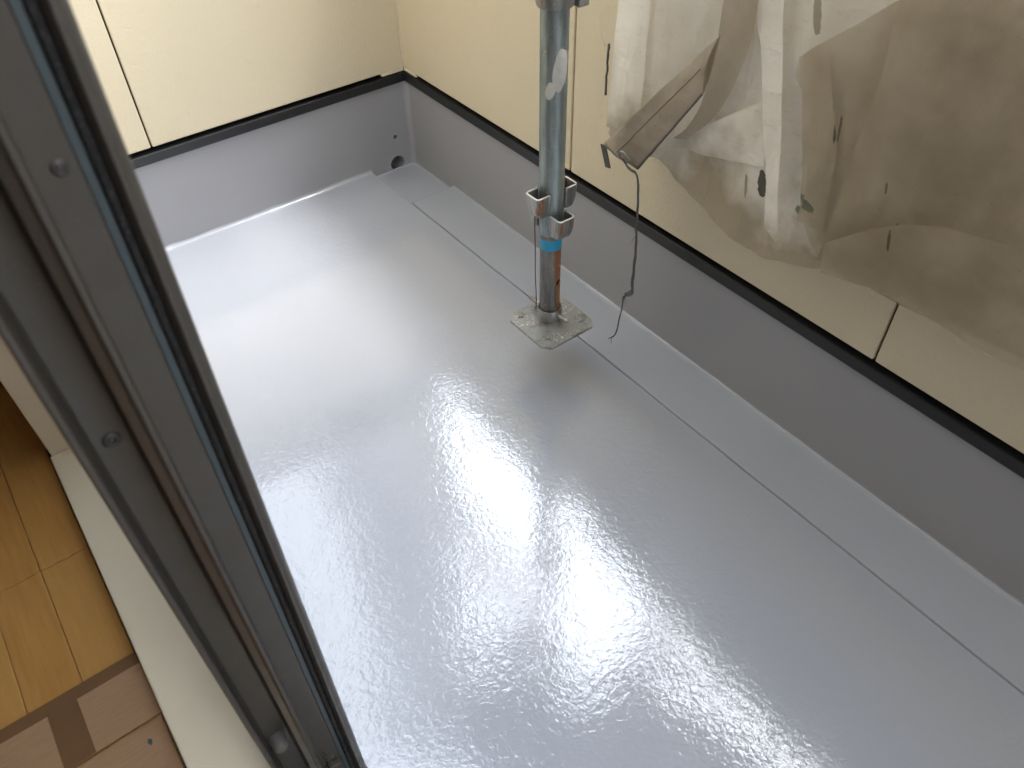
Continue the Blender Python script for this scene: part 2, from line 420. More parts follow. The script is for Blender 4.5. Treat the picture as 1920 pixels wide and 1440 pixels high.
# ------------------------------------------------------------------ house wall with window opening, eave, and the room
house = thing('house_wall', 'beige siding wall of the house around the open window', 'wall')
WY0, WY1, WZ0, WZ1 = -.62, 1.245, .055, 2.15
bxo('wall_section', XH - .10, XH, WY1 + .0, YW + .16, -.05, 4.9, M_SIDING, house)
bxo('wall_section', XH - .10, XH, Y0 - .1, WY0, -.05, 4.9, M_SIDING, house)
bxo('wall_section', XH - .10, XH, WY0, WY1, WZ1, 4.9, M_SIDING, house)
bxo('wall_section', XH - .10, XH, WY0, WY1, -.05, WZ0 - .03, M_UP, house)
bxo('roof_eave', XH - 4, XH + .12, Y0 - .6, YW + .2, 4.9, 5.1, M_ROOF, house)

RZ = .150
rf = bxo('room_floor', -3.6, -.06, -3.2, 3.2, RZ - .06, RZ - .012, M_GAP, kind='structure')
pw = .0757
xr = -.139
plank_mesh = {}
for i in range(14):
    x1 = xr - i * pw; x0 = x1 - pw
    off = [0.0, 0.0, 0.0, 0.0][i % 4] + (1.0 if (i // 4) % 2 else 0)
    for j in range(-3, 3):
        ya = 1.014 + .909 * j + off * .45; yb = ya + .909
        if ya > 3.1 or yb < -3.1: continue
        bxo('floor_plank', x0 + .0005, x1 - .0005, ya + .0005, yb - .0005, RZ - .012, RZ, M_PLANK, rf, .0009, seg=1)
bxo('floor_slab', -3.6, xr - 14 * pw, -3.2, 3.2, RZ - .012, RZ, M_PLANK, rf)
bxo('room_ceiling', -3.6, XH - .1, -3.2, 3.2, 2.5, 2.6, M_ROOM, kind='structure')
bxo('room_wall_back', -3.7, -3.6, -3.3, 3.3, RZ - .06, 2.6, M_ROOM, kind='structure')
bxo('room_wall_left', -3.6, XH - .1, 3.2, 3.3, RZ - .06, 2.6, M_ROOM, kind='structure')
bxo('room_wall_right', -3.6, XH - .1, -3.3, -3.2, RZ - .06, 2.6, M_ROOM, kind='structure')
bxo('room_wall_front', XH - .115, XH - .1005, WY1 + .02, 3.2, RZ - .012, 2.5, M_ROOM, kind='structure')

# white timber casing of the window
cas = thing('window_casing', 'off-white window casing, sill board and upright, between room floor and sash', 'window casing')
bxo('sill_board', -.1355, -.042, WY0, 1.2345, .1505, .170, M_WHITE, cas, .0025)
bxo('jamb_board', -.1325, -.042, 1.2350, 1.262, .1505, WZ1, M_WHITE, cas, .0025)
bxo('head_board', -.1325, -.042, WY0, 1.2345, WZ1 - .02, WZ1, M_WHITE, cas, .0025)
bxo('jamb_board', -.1325, -.042, WY0 - .027, WY0 - .0005, .1505, WZ1, M_WHITE, cas, .0025)

# aluminium frame
fr = thing('window_frame', 'dark bronze aluminium outer frame of the sliding window', 'window frame')
bxo('bottom_track', -.0415, XH, WY0, WY1 - .03, WZ0 - .028, WZ0 + .005, M_BRONZE, fr, .002)
for x in (-.018, .024):
    bxo('track_rail', x - .002, x + .002, WY0, WY1 - .03, WZ0 + .0052, WZ0 + .017, M_BRONZE, fr)
bxo('side_jamb', -.0415, XH, WY1 - .0295, WY1 - .001, WZ0 - .028, WZ1, M_BRONZE, fr, .002)
bxo('head_track', -.0415, XH, WY0, WY1 - .03, WZ1 - .04, WZ1 - .0205, M_BRONZE, fr, .002)

# sliding sash: upright stile seen end-on, close to the lens
sash = thing('window_sash', 'dark bronze sliding window sash, stile close to the lens, slid open', 'window sash')
ZS0, ZS1 = .075, 2.09
sash.rotation_euler.y = .011; sash.location.x = -.0066
prof = [(.046, .500), (.0635, .500), (.0640, .458), (.0632, .4535), (.0612, .4505), (.0580, .4490), (.0558, .4486), (.0548, .4470), (.0536, .4470), (.0530, .4492), (.0512, .4520), (.0500, .4560), (.0498, .4640),
        (.0375, .4640), (.0374, .4530), (.0366, .4522), (.0140, .4522), (.0130, .4510), (.0124, .4450), (.0112, .4428), (.0085, .4424), (.0070, .4436), (.0062, .4462), (.0050, .4472), (.0006, .4478), (-.0006, .4488), (-.0012, .4620),
        (-.0018, .4690), (-.0040, .4728), (-.0080, .4735), (-.0230, .4735), (-.0275, .4728), (-.0305, .4690), (-.0312, .4620), (-.0322, .4540), (-.0336, .4502), (-.0350, .4494), (-.0380, .4496), (-.0392, .4512), (-.0394, .4600), (-.0394, .500), (-.022, .500), (.030, .500)]
bm = bmesh.new()
a = [bm.verts.new((x, y, ZS0)) for x, y in prof]; b = [bm.verts.new((x, y, ZS1)) for x, y in prof]
n = len(prof)
for i in range(n): bm.faces.new((a[i], a[(i + 1) % n], b[(i + 1) % n], b[i]))
bm.faces.new(a[::-1]); bm.faces.new(b)
bmesh.ops.recalc_face_normals(bm, faces=bm.faces)
auto_smooth(obj('stile', bm, M_BRONZE, sash), 40)
bm = bmesh.new(); prev = None
for i in range(320):
    z = ZS0 + .012 + i * (ZS1 - ZS0 - .02) / 319
    q = .0006 * fbm(z * 160, 2) ; q2 = .0006 * fbm(z * 160, 7)
    ring = [bm.verts.new((x, y, z)) for x, y in ((.0496, .4600), (.0494 + q2, .4552 + q), (.0470, .4540 + q * 1.6), (.0444 + q2, .4556 + q), (.0440, .4600))]
    if prev:
        for t in range(4): bm.faces.new((prev[t], prev[t + 1], ring[t + 1], ring[t]))
    prev = ring
bmesh.ops.recalc_face_normals(bm, faces=bm.faces)
obj('gasket', bm, M_GASKET, sash, smooth=True)
bxo('glazing_strip', .0379, .0432, .4562, .462, ZS0 + .012, ZS1, M_STRIP, sash, .0005)
def screw(x, y, z, r, nm='screw'):
    bm = bmesh.new()
    lathe(bm, [(.0001, .0022), (r * .28, .0021), (r * .30, .0012), (r * .42, .0012), (r * .45, .0021), (r * .8, .0016), (r, .0002), (r * 1.02, -.002)], (0, 0, 0), 28)
    bm.transform(Matrix.Rotation(math.pi / 2, 4, 'X')); bm.transform(Matrix.Translation((x, y, z)))
    return obj(nm, bm, M_SCREW, sash, smooth=True)
screw(.0275, .4520, 1.037, .0048); screw(-.0155, .4728, .826, .0068); screw(.0275, .4520, 1.62, .0048); screw(-.0155, .4728, 1.42, .0068)
# rubber bumper and the roller guide at the foot
bm = bmesh.new(); lathe(bm, [(.0001, .0205), (.0045, .0200), (.0078, .0175), (.0098, .012), (.0104, .004), (.0104, 0)], (0, 0, 0), 28)
bm.transform(Matrix.Rotation(math.pi / 2, 4, 'X')); bm.transform(Matrix.Translation((-.0185, .473, .285)))
obj('rubber_bumper', bm, M_RUBBER, sash, smooth=True)
bm = bmesh.new()
box(bm, .004, .034, .4440, .4520, .150, .176, .001); box(bm, .006, .012, .4400, .4525, .1765, .190, .001); box(bm, .019, .027, .4405, .4525, .1765, .186, .001); box(bm, .020, .031, .4470, .4530, .197, .199, .0004)
obj('roller_guide', bm, M_BRONZE, sash)
for z in (.206, .214): bxo('guide_mark', .017, .023, .4510, .4520, z, z + .0012, M_SCREW, sash)
bxo('bottom_rail', .004, .050, .5005, WY1 - .032, ZS0, ZS0 + .07, M_BRONZE, sash, .002)
bxo('top_rail', .004, .050, .5005, WY1 - .032, ZS1 - .05, ZS1, M_BRONZE, sash, .002)
bxo('glass_pane', .020, .025, .5005, WY1 - .032, ZS0 + .0705, ZS1 - .0505, M_GLASS, sash)

# cardboard on the room floor
cb = thing('cardboard_sheet', 'brown cardboard floor protection with darker tape along its edge', 'cardboard')
bxo('board', -.72, -.137, .667, .778, RZ + .0006, RZ + .0050, M_CARD, cb, .0008)
bxo('tape', -.72, -.138, .7585, .7788, RZ + .0052, RZ + .0058, M_TAPE, cb)
bxo('tape', -.2675, -.2270, .667, .7583, RZ + .0053, RZ + .0059, M_TAPE, cb)
cb2 = thing('cardboard_sheet', 'plain brown cardboard sheet with a small teal mark near the sill', 'cardboard')
bxo('board', -.72, -.140, -.2, .6625, RZ + .0006, RZ + .0050, M_CARD, cb2, .0008)
bm = bmesh.new()
for i in range(9):
    r0, a0 = random.uniform(0, .006), random.uniform(0, 6.28)
    x, y, s = -.1635 + r0 * math.cos(a0) * .6, .6375 + r0 * math.sin(a0), random.uniform(.0012, .0032)
    vv = [bm.verts.new((x + s * random.uniform(.6, 1.2) * math.cos(t * 1.05), y + s * random.uniform(.6, 1.2) * math.sin(t * 1.05), RZ + .0052 + i * .00002)) for t in range(6)]
    bm.faces.new(vv)
obj('paint_mark', bm, M_TEAL, cb2)

# ------------------------------------------------------------------ scaffold pole and its jack base
PX, PY = .8445, 1.0145
pole = thing('scaffold_pole', 'galvanised scaffold pole with wedge pockets, standing over the balcony floor', 'scaffold pole')
bm = bmesh.new()
R = .0243
lathe(bm, [(R - .0024, 0), (R, 0)] + [(R, .02 + i * .1) for i in range(26)] + [(R, 2.61), (R - .0024, 2.61)], (PX, PY, .352), 48, closed=True)
auto_smooth(obj('tube', bm, M_GALV, pole), 40)
def pocket(dx, dy, ztop):
    """U-shaped wedge pocket: steel strip bent round three sides, mouth upwards"""
    hw, outd, t, hgt = .0195, .0500, .0030, .043
    bm = bmesh.new()
    # plan path (u outward, v sideways)
    def path(o, w_):
        pts = [(R * .82, -w_)]
        c = .006
        for q in range(5):
            a = q / 4 * math.pi / 2
            pts.append((o - c + c * math.sin(a), -w_ + c - c * math.cos(a)))
        for q in range(5):
            a = q / 4 * math.pi / 2
            pts.append((o - c + c * math.cos(a), w_ - c + c * math.sin(a)))
        pts.append((R * .82, w_)); return pts
    levels = [(0.0, 1.0), (-.008, .985), (-.018, .96), (-.028, .90), (-.036, .82), (-hgt, .70)]
    outer, inner = [], []
    for dz, s in levels:
        o = R + (outd - R) * s; ww = hw * (.6 + .4 * s)
        def W(u, v): return (PX + dx * u - dy * v, PY + dy * u + dx * v, ztop + dz)
        outer.append([bm.verts.new(W(u, v)) for u, v in path(o, ww)])
        inner.append([bm.verts.new(W(u, v)) for u, v in path(o - t, ww - t)])
    m_ = len(outer[0])
    for L, fl in ((outer, False), (inner, True)):
        for i in range(len(levels) - 1):
            for q in range(m_ - 1):
                f = (L[i][q], L[i][q + 1], L[i + 1][q + 1], L[i + 1][q]); bm.faces.new(f[::-1] if fl else f)
    for q in range(m_ - 1):
        bm.faces.new((outer[-1][q], outer[-1][q + 1], inner[-1][q + 1], inner[-1][q]))
        bm.faces.new((outer[0][q], inner[0][q], inner[0][q + 1], outer[0][q + 1]))
    bmesh.ops.recalc_face_normals(bm, faces=bm.faces)
    p = auto_smooth(obj('wedge_pocket', bm, M_GALV2, pole), 45)
    # bright worn rim along the mouth
    bm = bmesh.new()
    pts = [(PX + dx * u - dy * v, PY + dy * u + dx * v, ztop + .0006) for u, v in path(outd - t / 2, hw - t / 2)]
    tube(bm, pts, .0018, 8); obj('rim', bm, M_RIM, p, smooth=True)
    # weld beads where the strip meets the tube
    for s in (-1, 1):
        bm = bmesh.new()
        pts = [(PX + dx * (R * .86) - dy * s * hw * (.6 + .4 * (1 - .3 * q / 8)), PY + dy * (R * .86) + dx * s * hw * (.6 + .4 * (1 - .3 * q / 8)), ztop + .001 - q * .0047) for q in range(9)]
        tube(bm, pts, [.0030 + .0008 * fbm(q * 1.7, s) for q in range(9)], 8); obj('weld', bm, M_GALV2, p, smooth=True)
for z in (.447, .447 + .475, .447 + .95, .447 + 1.425):
    pocket(-1, 0, z); pocket(1, 0, z); pocket(0, -1, z - .046); pocket(0, 1, z - .046)
# splash of dried white paint on the tube, hugging its surface
def on_tube(ang, z, r): return Vector((PX + r * math.cos(ang), PY + r * math.sin(ang), z))
def paint_patch(name, a0, z0, outline, th, mat, r0=R):
    bm = bmesh.new(); c = bm.verts.new(on_tube(a0, z0, r0 + th)); ringA, ringB = [], []
    for s, L in ((.55, ringA), (1.0, ringB)):
        for da, dz in outline:
            L.append(bm.verts.new(on_tube(a0 + da * s, z0 + dz * s, r0 + (th * .9 if s < 1 else .0001))))
    n = len(outline)
    for i in range(n):
        bm.faces.new((c, ringA[i], ringA[(i + 1) % n])); bm.faces.new((ringA[i], ringB[i], ringB[(i + 1) % n], ringA[(i + 1) % n]))
    bmesh.ops.recalc_face_normals(bm, faces=bm.faces)
    return obj(name, bm, mat, pole, smooth=True)
ol = []
for i in range(24):
    t = i / 24 * 2 * math.pi
    ol.append((.62 * math.cos(t) * (1 + .18 * fbm(math.cos(t), math.sin(t), 3)), .036 * math.sin(t) * (1 + .2 * fbm(math.cos(t), math.sin(t), 9)) + .010 * math.cos(t)))
paint_patch('paint_splash', math.radians(-100), .685, ol, .0022, M_PAINT)
paint_patch('paint_splash', math.radians(-143), .650, [(d * .62, zz * .42) for d, zz in ol], .0018, M_PAINT)

# swivel coupler where the pole meets the ledger, just above the view
bm = bmesh.new(); lathe(bm, [(R, 0), (R + .006, .001), (R + .0075, .006), (R + .0075, .044), (R + .006, .049), (R, .05)], (PX, PY, .782), 40)
auto_smooth(obj('coupler', bm, M_GALV2, pole), 40)
bxo('coupler_lug', PX + .026, PX + .048, PY - .030, PY - .006, .778, .815, M_GALV2, pole, .003)

jack = thing('jack_base', 'rusty scaffold jack base with square plate hanging above the grey floor', 'jack base')
bm = bmesh.new()
RI = .0217
lathe(bm, [(RI - .003, 0), (RI, 0), (RI, .05), (RI, .10), (RI, .15), (RI, .24), (RI - .003, .24)], (PX, PY, .138), 48, closed=True)
sp = obj('spigot', bm, M_RUST, jack)
bmc = bmesh.new(); d = Vector((math.cos(math.radians(-72)), math.sin(math.radians(-72)), 0))
tube(bmc, [Vector((PX, PY, .232)), Vector((PX, PY, .232)) + d * .05], .0068, 20)
boolean_diff(sp, obj('cut', bmc, None)); sp.data.materials.clear(); sp.data.materials.append(M_RUST)
auto_smooth(sp, 40)
bm = bmesh.new(); lathe(bm, [(RI + .0002, 0), (RI + .0007, .0004), (RI + .0007, .0236), (RI + .0002, .024)], (PX, PY, .3165), 48)
auto_smooth(obj('blue_tape_band', bm, M_BLUE, jack), 40)
# plate: square with clipped corners and four holes
PC = (.8415, 1.0035); S = .0715; ch = .0165
bm = bmesh.new()
pl = [(-S + ch, -S), (S - ch, -S), (S, -S + ch), (S, S - ch), (S - ch, S), (-S + ch, S), (-S, S - ch), (-S, -S + ch)]
pa = [bm.verts.new((PC[0] + x, PC[1] + y, .1215)) for x, y in pl]; pb = [bm.verts.new((PC[0] + x, PC[1] + y, .1275)) for x, y in pl]
for i in range(8): bm.faces.new((pa[i], pa[(i + 1) % 8], pb[(i + 1) % 8], pb[i]))
bm.faces.new(pa[::-1]); bm.faces.new(pb)
bmesh.ops.bevel(bm, geom=list(bm.edges), offset=.0007, segments=2, affect='EDGES')
plate = obj('base_plate', bm, M_PLATE, jack)
for sx in (-1, 1):
    for sy in (-1, 1):
        bmc = bmesh.new(); tube(bmc, [(PC[0] + sx * .047, PC[1] + sy * .047, .10), (PC[0] + sx * .047, PC[1] + sy * .047, .15)], .0060, 20)
        boolean_diff(plate, obj('cut', bmc, None))
plate.data.materials.clear(); plate.data.materials.append(M_PLATE)
bm = bmesh.new(); lathe(bm, [(RI + .0012, .030), (RI + .0012, .002), (RI - .004, 0), (RI + .001, -.010), (RI + .003, -.001), (RI + .0052, .010), (RI + .0056, .028), (RI + .0046, .0315), (RI + .0024, .0315)], (PX, PY, .1285), 48, closed=True)
nut = auto_smooth(obj('handle_nut', bm, M_GALV2, jack), 40)
bm = bmesh.new(); lathe(bm, [(.001, 0), (.0165, 0), (.0165, .012), (.001, .012)], (PX, PY, .127), 32); obj('screw_stub', bm, M_GALV2, jack)
d = Vector((-.10, .995, 0)).normalized()
for s, r1 in ((1, .060), (-1, .056)):
    q = Vector((PX, PY, .147))
    bm = bmesh.new(); tube(bm, [q + d * s * .022, q + d * s * .035 + Vector((0, 0, .0005)), q + d * s * (r1 - .003) + Vector((0, 0, .001)), q + d * s * r1 + Vector((0, 0, .001))], [.0064, .0056, .0052, .0036], 14)
    obj('handle', bm, M_GALV2, nut, smooth=True)
bm = bmesh.new(); tube(bm, [(PX - .0215 - .004 * math.sin(i * .5) * .4, PY + .022 + .0012 * math.sin(i * 1.1), .405 - i * .0235) for i in range(12)], .0011, 8)
obj('tie_wire', bm, M_WIRE, jack, smooth=True)
bm = bmesh.new()
v = []
for da in (-.16, .16):
    for z in (.2735, .2760): v.append(bm.verts.new((PX + (RI + .0003) * math.cos(math.radians(-70) + da), PY + (RI + .0003) * math.sin(math.radians(-70) + da), z)))
vm = [bm.verts.new((PX + (RI + .0003) * math.cos(math.radians(-70)), PY + (RI + .0003) * math.sin(math.radians(-70)), z)) for z in (.2735, .2760)]
bm.faces.new((v[0], vm[0], vm[1], v[1])); bm.faces.new((vm[0], v[2], v[3], vm[1]))
obj('paint_dash', bm, M_PAINT, jack)

# ------------------------------------------------------------------ scaffold above: ledger, deck planks, outer poles
def pipe(name, a, b, label, r=.0243):
    bm = bmesh.new(); tube(bm, [a, b], r, 32)
    o = auto_smooth(obj(name, bm, M_GALV), 40); return tag(o, label, 'scaffold tube', 'scaffold tubes above the balcony')
pipe('scaffold_tube', (.3, 1.06, 2.26), (1.75, 1.06, 2.26), 'galvanised cross tube under the deck planks')
pipe('scaffold_tube', (1.62, 1.06, -3.0), (1.62, 1.06, 4.6), 'upright galvanised tube outside the parapet')
for i in range(2):
    x0 = .55 + i * .49; ye = (1.45, 1.08)[i]
    dk = thing('deck_plank', ('inner', 'outer')[i] + ' steel scaffold deck plank overhead', 'deck plank', group='scaffold deck planks overhead')
    bxo('tread', x0, x0 + .48, -3.0, ye, 2.30, 2.304, M_DECK, dk)
    bxo('side_rail', x0, x0 + .012, -3.0, ye, 2.255, 2.2995, M_DECK, dk); bxo('side_rail', x0 + .468, x0 + .48, -3.0, ye, 2.255, 2.2995, M_DECK, dk)

# ------------------------------------------------------------------ mesh sheet hanging inside the parapet
def sample(poly, t):
    if len(poly) == 1: return Vector(poly[0])
    L = [0.0]
    for a, b in zip(poly[:-1], poly[1:]): L.append(L[-1] + (Vector(b) - Vector(a)).length)
    s = t * L[-1]
    for i in range(len(poly) - 1):
        if s <= L[i + 1] or i == len(poly) - 2:
            f = (s - L[i]) / max(1e-9, L[i + 1] - L[i]); return Vector(poly[i]).lerp(Vector(poly[i + 1]), min(1, f))
def drape(x, zv):
    """hanging height -> place on the sheet that is laid over the coping"""
    front = XW - .048
    if zv <= .985:
        t = sst(.86, .985, zv); return x + (front + (x - 1.0) * .5 - x) * t, zv
    if zv <= 1.035:
        a = (zv - .985) / .05 * math.pi / 2; r = .032
        return front + (x - 1.0) * .5 + r * (1 - math.cos(a)), .985 + .045 * math.sin(a)
    d = zv - 1.035
    if d < .25: return front + .032 + d, 1.030 + (x - 1.0) * .2
    return XW + .24 + (x - 1.0), 1.030 - (d - .25)
def curve2(P):
    """rounded outline through the points (tangents scaled to the spacing, so it never doubles back)"""
    if len(P) < 3: return P
    P = [Vector(p) for p in P]; n = len(P); d = [max(1e-6, (P[i + 1] - P[i]).length) for i in range(n - 1)]
    T = [(P[1] - P[0]) / d[0]] + [(P[i + 1] - P[i - 1]) / (d[i - 1] + d[i]) for i in range(1, n - 1)] + [(P[-1] - P[-2]) / d[-1]]
    o = []
    for i in range(n - 1):
        for q in range(6):
            t = q / 6; t2, t3 = t * t, t * t * t
            o.append(P[i] * (2 * t3 - 3 * t2 + 1) + T[i] * (d[i] * (t3 - 2 * t2 + t)) + P[i + 1] * (3 * t2 - 2 * t3) + T[i + 1] * (d[i] * (t3 - t2)))
    o.append(P[-1]); return o
def cloth(name, A, B, x0, nu, nv, mat, parent, fold=.010, seed=0.0, xfun=None, edge=0.0):
    A, B = curve2(A), curve2(B)
    bm = bmesh.new(); g = []
    for j in range(nv + 1):
        row = []
        for i in range(nu + 1):
            p = sample(A, i / nu).lerp(sample(B, i / nu), j / nv)
            y, z = p
            x = x0 + .04 * max(0, z - .45) + fold * (fbm(y * 9 + z * 1.6, seed, z * .9) + .45 * fbm(y * 24 + z * 6, z * 5, seed + 3))
            if xfun: x += xfun(y, z)
            x, z = drape(x, z)
            if edge:
                y += edge * fbm(z * 30, seed + 11) ; z += edge * fbm(y * 30, seed + 17)
            row.append(bm.verts.new((x, y, z)))
        g.append(row)
    for j in range(nv):
        for i in range(nu): bm.faces.new((g[j][i], g[j][i + 1], g[j + 1][i + 1], g[j + 1][i]))
    return obj(name, bm, mat, parent, smooth=True)
sheet = thing('mesh_sheet', 'dirty translucent scaffold mesh sheet hanging in folds before the right-hand parapet', 'mesh sheet')
TOP = 1.72
lean = None
cloth('sheet_panel', [(1.060, TOP), (.50, TOP), (-.60, TOP)],
      [(1.040, .497), (1.018, .478), (.955, .482), (.919, .489), (.797, .456), (.651, .421), (.597, .437), (.409, .497), (.276, .494), (.201, .503), (.0, .52), (-.62, .60)], 1.012, 190, 110, M_SHEET, sheet, .014, 1.0, lean, .0015)
# left border folded back on itself
cloth('edge_fold', [(1.061, TOP), (1.018, TOP)], [(1.0395, .512), (.952, .522)], .999, 14, 120, M_SHEET, sheet, .006, 2.0, lean, .001)
# narrow drape turned forward
cloth('drape', [(.812, TOP), (.806, .95), (.804, .813), (.801, .747), (.807, .654), (.829, .598), (.856, .568)], [(.742, TOP), (.742, .95), (.740, .830), (.736, .787), (.749, .710), (.777, .638), (.826, .577)], .985, 90, 14, M_SHEET2, sheet, .008, 4.0)
# upright strip
cloth('drape', [(.760, TOP), (.755, .95), (.747, .827), (.712, .738), (.683, .646), (.654, .565), (.636, .498)], [(.715, TOP), (.712, .95), (.703, .839), (.673, .735), (.642, .618), (.618, .534), (.600, .480)], .988, 90, 10, M_SHEET, sheet, .006, 6.0, lean)
# flap folded up along the lower hem
cloth('flap', [(.908, .495), (.861, .542), (.776, .563), (.672, .586)], [(.863, .566), (.809, .603), (.749, .650), (.693, .693)], .996, 40, 16, M_SHEET, sheet, .008, 8.0, None, .001)
# soiled layers on the right, their brown partly put in for shade
cloth('overlap', [(.650, .775), (.629, .797), (.575, .843), (.534, .882), (.40, .97), (.10, 1.10), (-.55, 1.20)], [(.578, .545), (.540, .508), (.500, .490), (.44, .492), (.34, .503), (.10, .53), (-.58, .60)], .988, 110, 40, M_SHEET2, sheet, .010, 10.0, None, .001)
cloth('overlap', [(.650, .775), (.646, .746), (.629, .728), (.606, .680), (.591, .651), (.583, .620), (.576, .585), (.578, .545)], [(.610, .800), (.590, .760), (.570, .720), (.550, .680), (.545, .650), (.540, .620), (.535, .585), (.530, .545)], .981, 40, 12, M_SHEET2, sheet, .006, 11.0, None, .0008)
cloth('overlap', [(.520, TOP), (.523, .95), (.526, .891), (.515, .795), (.517, .704), (.518, .628), (.520, .505)], [(-.50, TOP), (-.5, 1.0), (-.5, .9), (-.5, .8), (-.5, .7), (-.5, .65), (-.55, .60)], .974, 80, 90, M_SHEET2, sheet, .016, 12.0, lean, .001)
cloth('overlap', [(.511, .545), (.469, .585), (.408, .631), (.345, .655), (.25, .670), (.10, .70), (-.2, .72)], [(.500, .500), (.455, .508), (.393, .520), (.327, .520), (.265, .516), (.12, .53), (-.3, .57)], .962, 70, 24, M_SHEET2, sheet, .010, 14.0, None, .001)
# rolled hem with eyelet at its lower corner
bm = bmesh.new()
A0, A1 = Vector((.980, 1.022, .491)), Vector((.972, .780, .772)); B0, B1 = Vector((.968, .912, .492)), Vector((.964, .786, .682))
NU, NV = 36, 14; fr_, bk = [], []
for j in range(NU + 1):
    s = j / NU; a = A0.lerp(A1, s); b = B0.lerp(B1, s); r1, r2 = [], []
    for i in range(NV + 1):
        t = i / NV; p = a.lerp(b, t); bulge = math.sin(math.pi * t) * .009
        wob = .0035 * fbm(p.y * 26, p.z * 26, 3.3)
        r1.append(bm.verts.new((p.x - bulge - .0015 + wob, p.y, p.z))); r2.append(bm.verts.new((p.x + bulge * .5 + .0015 + wob, p.y, p.z)))
    fr_.append(r1); bk.append(r2)
for j in range(NU):
    for i in range(NV):
        bm.faces.new((fr_[j][i], fr_[j][i + 1], fr_[j + 1][i + 1], fr_[j + 1][i])); bm.faces.new((bk[j][i], bk[j + 1][i], bk[j + 1][i + 1], bk[j][i + 1]))
    bm.faces.new((fr_[j][0], fr_[j + 1][0], bk[j + 1][0], bk[j][0])); bm.faces.new((fr_[j][NV], bk[j][NV], bk[j + 1][NV], fr_[j + 1][NV]))
for i in range(NV): bm.faces.new((fr_[0][i], bk[0][i], bk[0][i + 1], fr_[0][i + 1]))
bmesh.ops.recalc_face_normals(bm, faces=bm.faces)
hem = obj('hem', bm, M_HEM, sheet, smooth=True)
bm = bmesh.new(); tube(bm, [B0.lerp(B1, i / 12) + Vector((-.001, .0005, -.002 + .002 * fbm(i * .8, 2))) for i in range(13)], .0016, 8)
obj('hem_cord', bm, M_STRING, hem, smooth=True)
bm = bmesh.new(); tube(bm, [A0.lerp(B0, i / 10) + Vector((-.002, 0, -.002)) for i in range(11)], .0012, 8)
obj('hem_stitch', bm, M_STRING, hem, smooth=True)
bm = bmesh.new(); prs = []
for i in range(19):
    p = A0.lerp(B0, .42).lerp(A1.lerp(B1, .42), .04 + i / 18 * .9); prs.append(p + Vector((-.0105 + .0035 * fbm(p.y * 26, p.z * 26, 3.3), 0, 0)))
tube(bm, prs, .0009, 6); obj('hem_seam', bm, M_SEAM, hem, smooth=True)
# eyelet ring
bm = bmesh.new(); EC = Vector((.956, .941, .506)); eu = Vector((0, 1, .10)).normalized(); ev = Vector((-.2, -.1, 1)).normalized()
tube(bm, [EC + (eu * math.cos(t * math.pi / 12) * .0135 + ev * math.sin(t * math.pi / 12) * .0095) for t in range(25)], .0021, 10, cap=False)
obj('eyelet', bm, M_GALV2, hem, smooth=True)
# webbing end and loose pale thread at the border
bm = bmesh.new()
pr = None
for i in range(9):
    t = i / 8; p = Vector((.984, 1.034 - .018 * t, .484 - .042 * t)); q = p + Vector((.001, -.013, .002)); 
    vv = [bm.verts.new(p + Vector((-.0012, 0, 0))), bm.verts.new(q + Vector((-.0012, 0, 0))), bm.verts.new(q + Vector((.0012, 0, 0))), bm.verts.new(p + Vector((.0012, 0, 0)))]
    if pr:
        for u in range(4): bm.faces.new((pr[u], pr[(u + 1) % 4], vv[(u + 1) % 4], vv[u]))
    else: bm.faces.new(vv[::-1])
    pr = vv
bm.faces.new(pr); bmesh.ops.recalc_face_normals(bm, faces=bm.faces)
obj('webbing_end', bm, M_STRING, hem)
bm = bmesh.new(); tube(bm, [(1.0, 1.056 + .017 * math.sin(i / 14 * math.pi) ** .8, .735 - .072 * i / 14 + (.010 * math.sin(i / 14 * math.pi) if i < 7 else 0)) for i in range(15)], .0007, 6)
obj('loose_thread', bm, M_THREAD, sheet, smooth=True)
bm = bmesh.new(); tube(bm, [(.996 + .002 * fbm(i * .7, 5), 1.0430 + .0016 * fbm(i * .5, 8), .672 - i * .0068) for i in range(15)], [.0022 + .0008 * fbm(i * .9, 1) for i in range(15)], 8)
obj('frayed_cord', bm, M_STRING, sheet, smooth=True)

# tie cord hanging from the eyelet
cord = thing('tie_cord', 'frayed grey tie cord dangling from the eyelet of the mesh sheet', 'cord')
path = [(.955, .940, .500), (.953, .922, .492), (.954, .906, .490), (.956, .900, .478), (.957, .897, .46), (.958, .894, .42), (.959, .893, .38), (.960, .889, .33), (.960, .888, .28), (.960, .888, .24), (.960, .886, .222), (.960, .895, .208), (.960, .905, .200), (.961, .909, .188), (.961, .911, .165), (.962, .916, .13), (.962, .918, .10), (.962, .925, .075), (.962, .936, .055), (.962, .944, .046)]
def smooth_path(P, n):
    P = [Vector(p) for p in P]; o = []
    for i in range(len(P) - 1):
        p0, p1, p2, p3 = P[max(0, i - 1)], P[i], P[i + 1], P[min(len(P) - 1, i + 2)]
        for q in range(n):
            t = q / n
            o.append(.5 * ((2 * p1) + (p2 - p0) * t + (2 * p0 - 5 * p1 + 4 * p2 - p3) * t * t + (3 * p1 - p0 - 3 * p2 + p3) * t ** 3))
    o.append(P[-1]); return o
sp_ = smooth_path(path, 8); N = len(sp_)
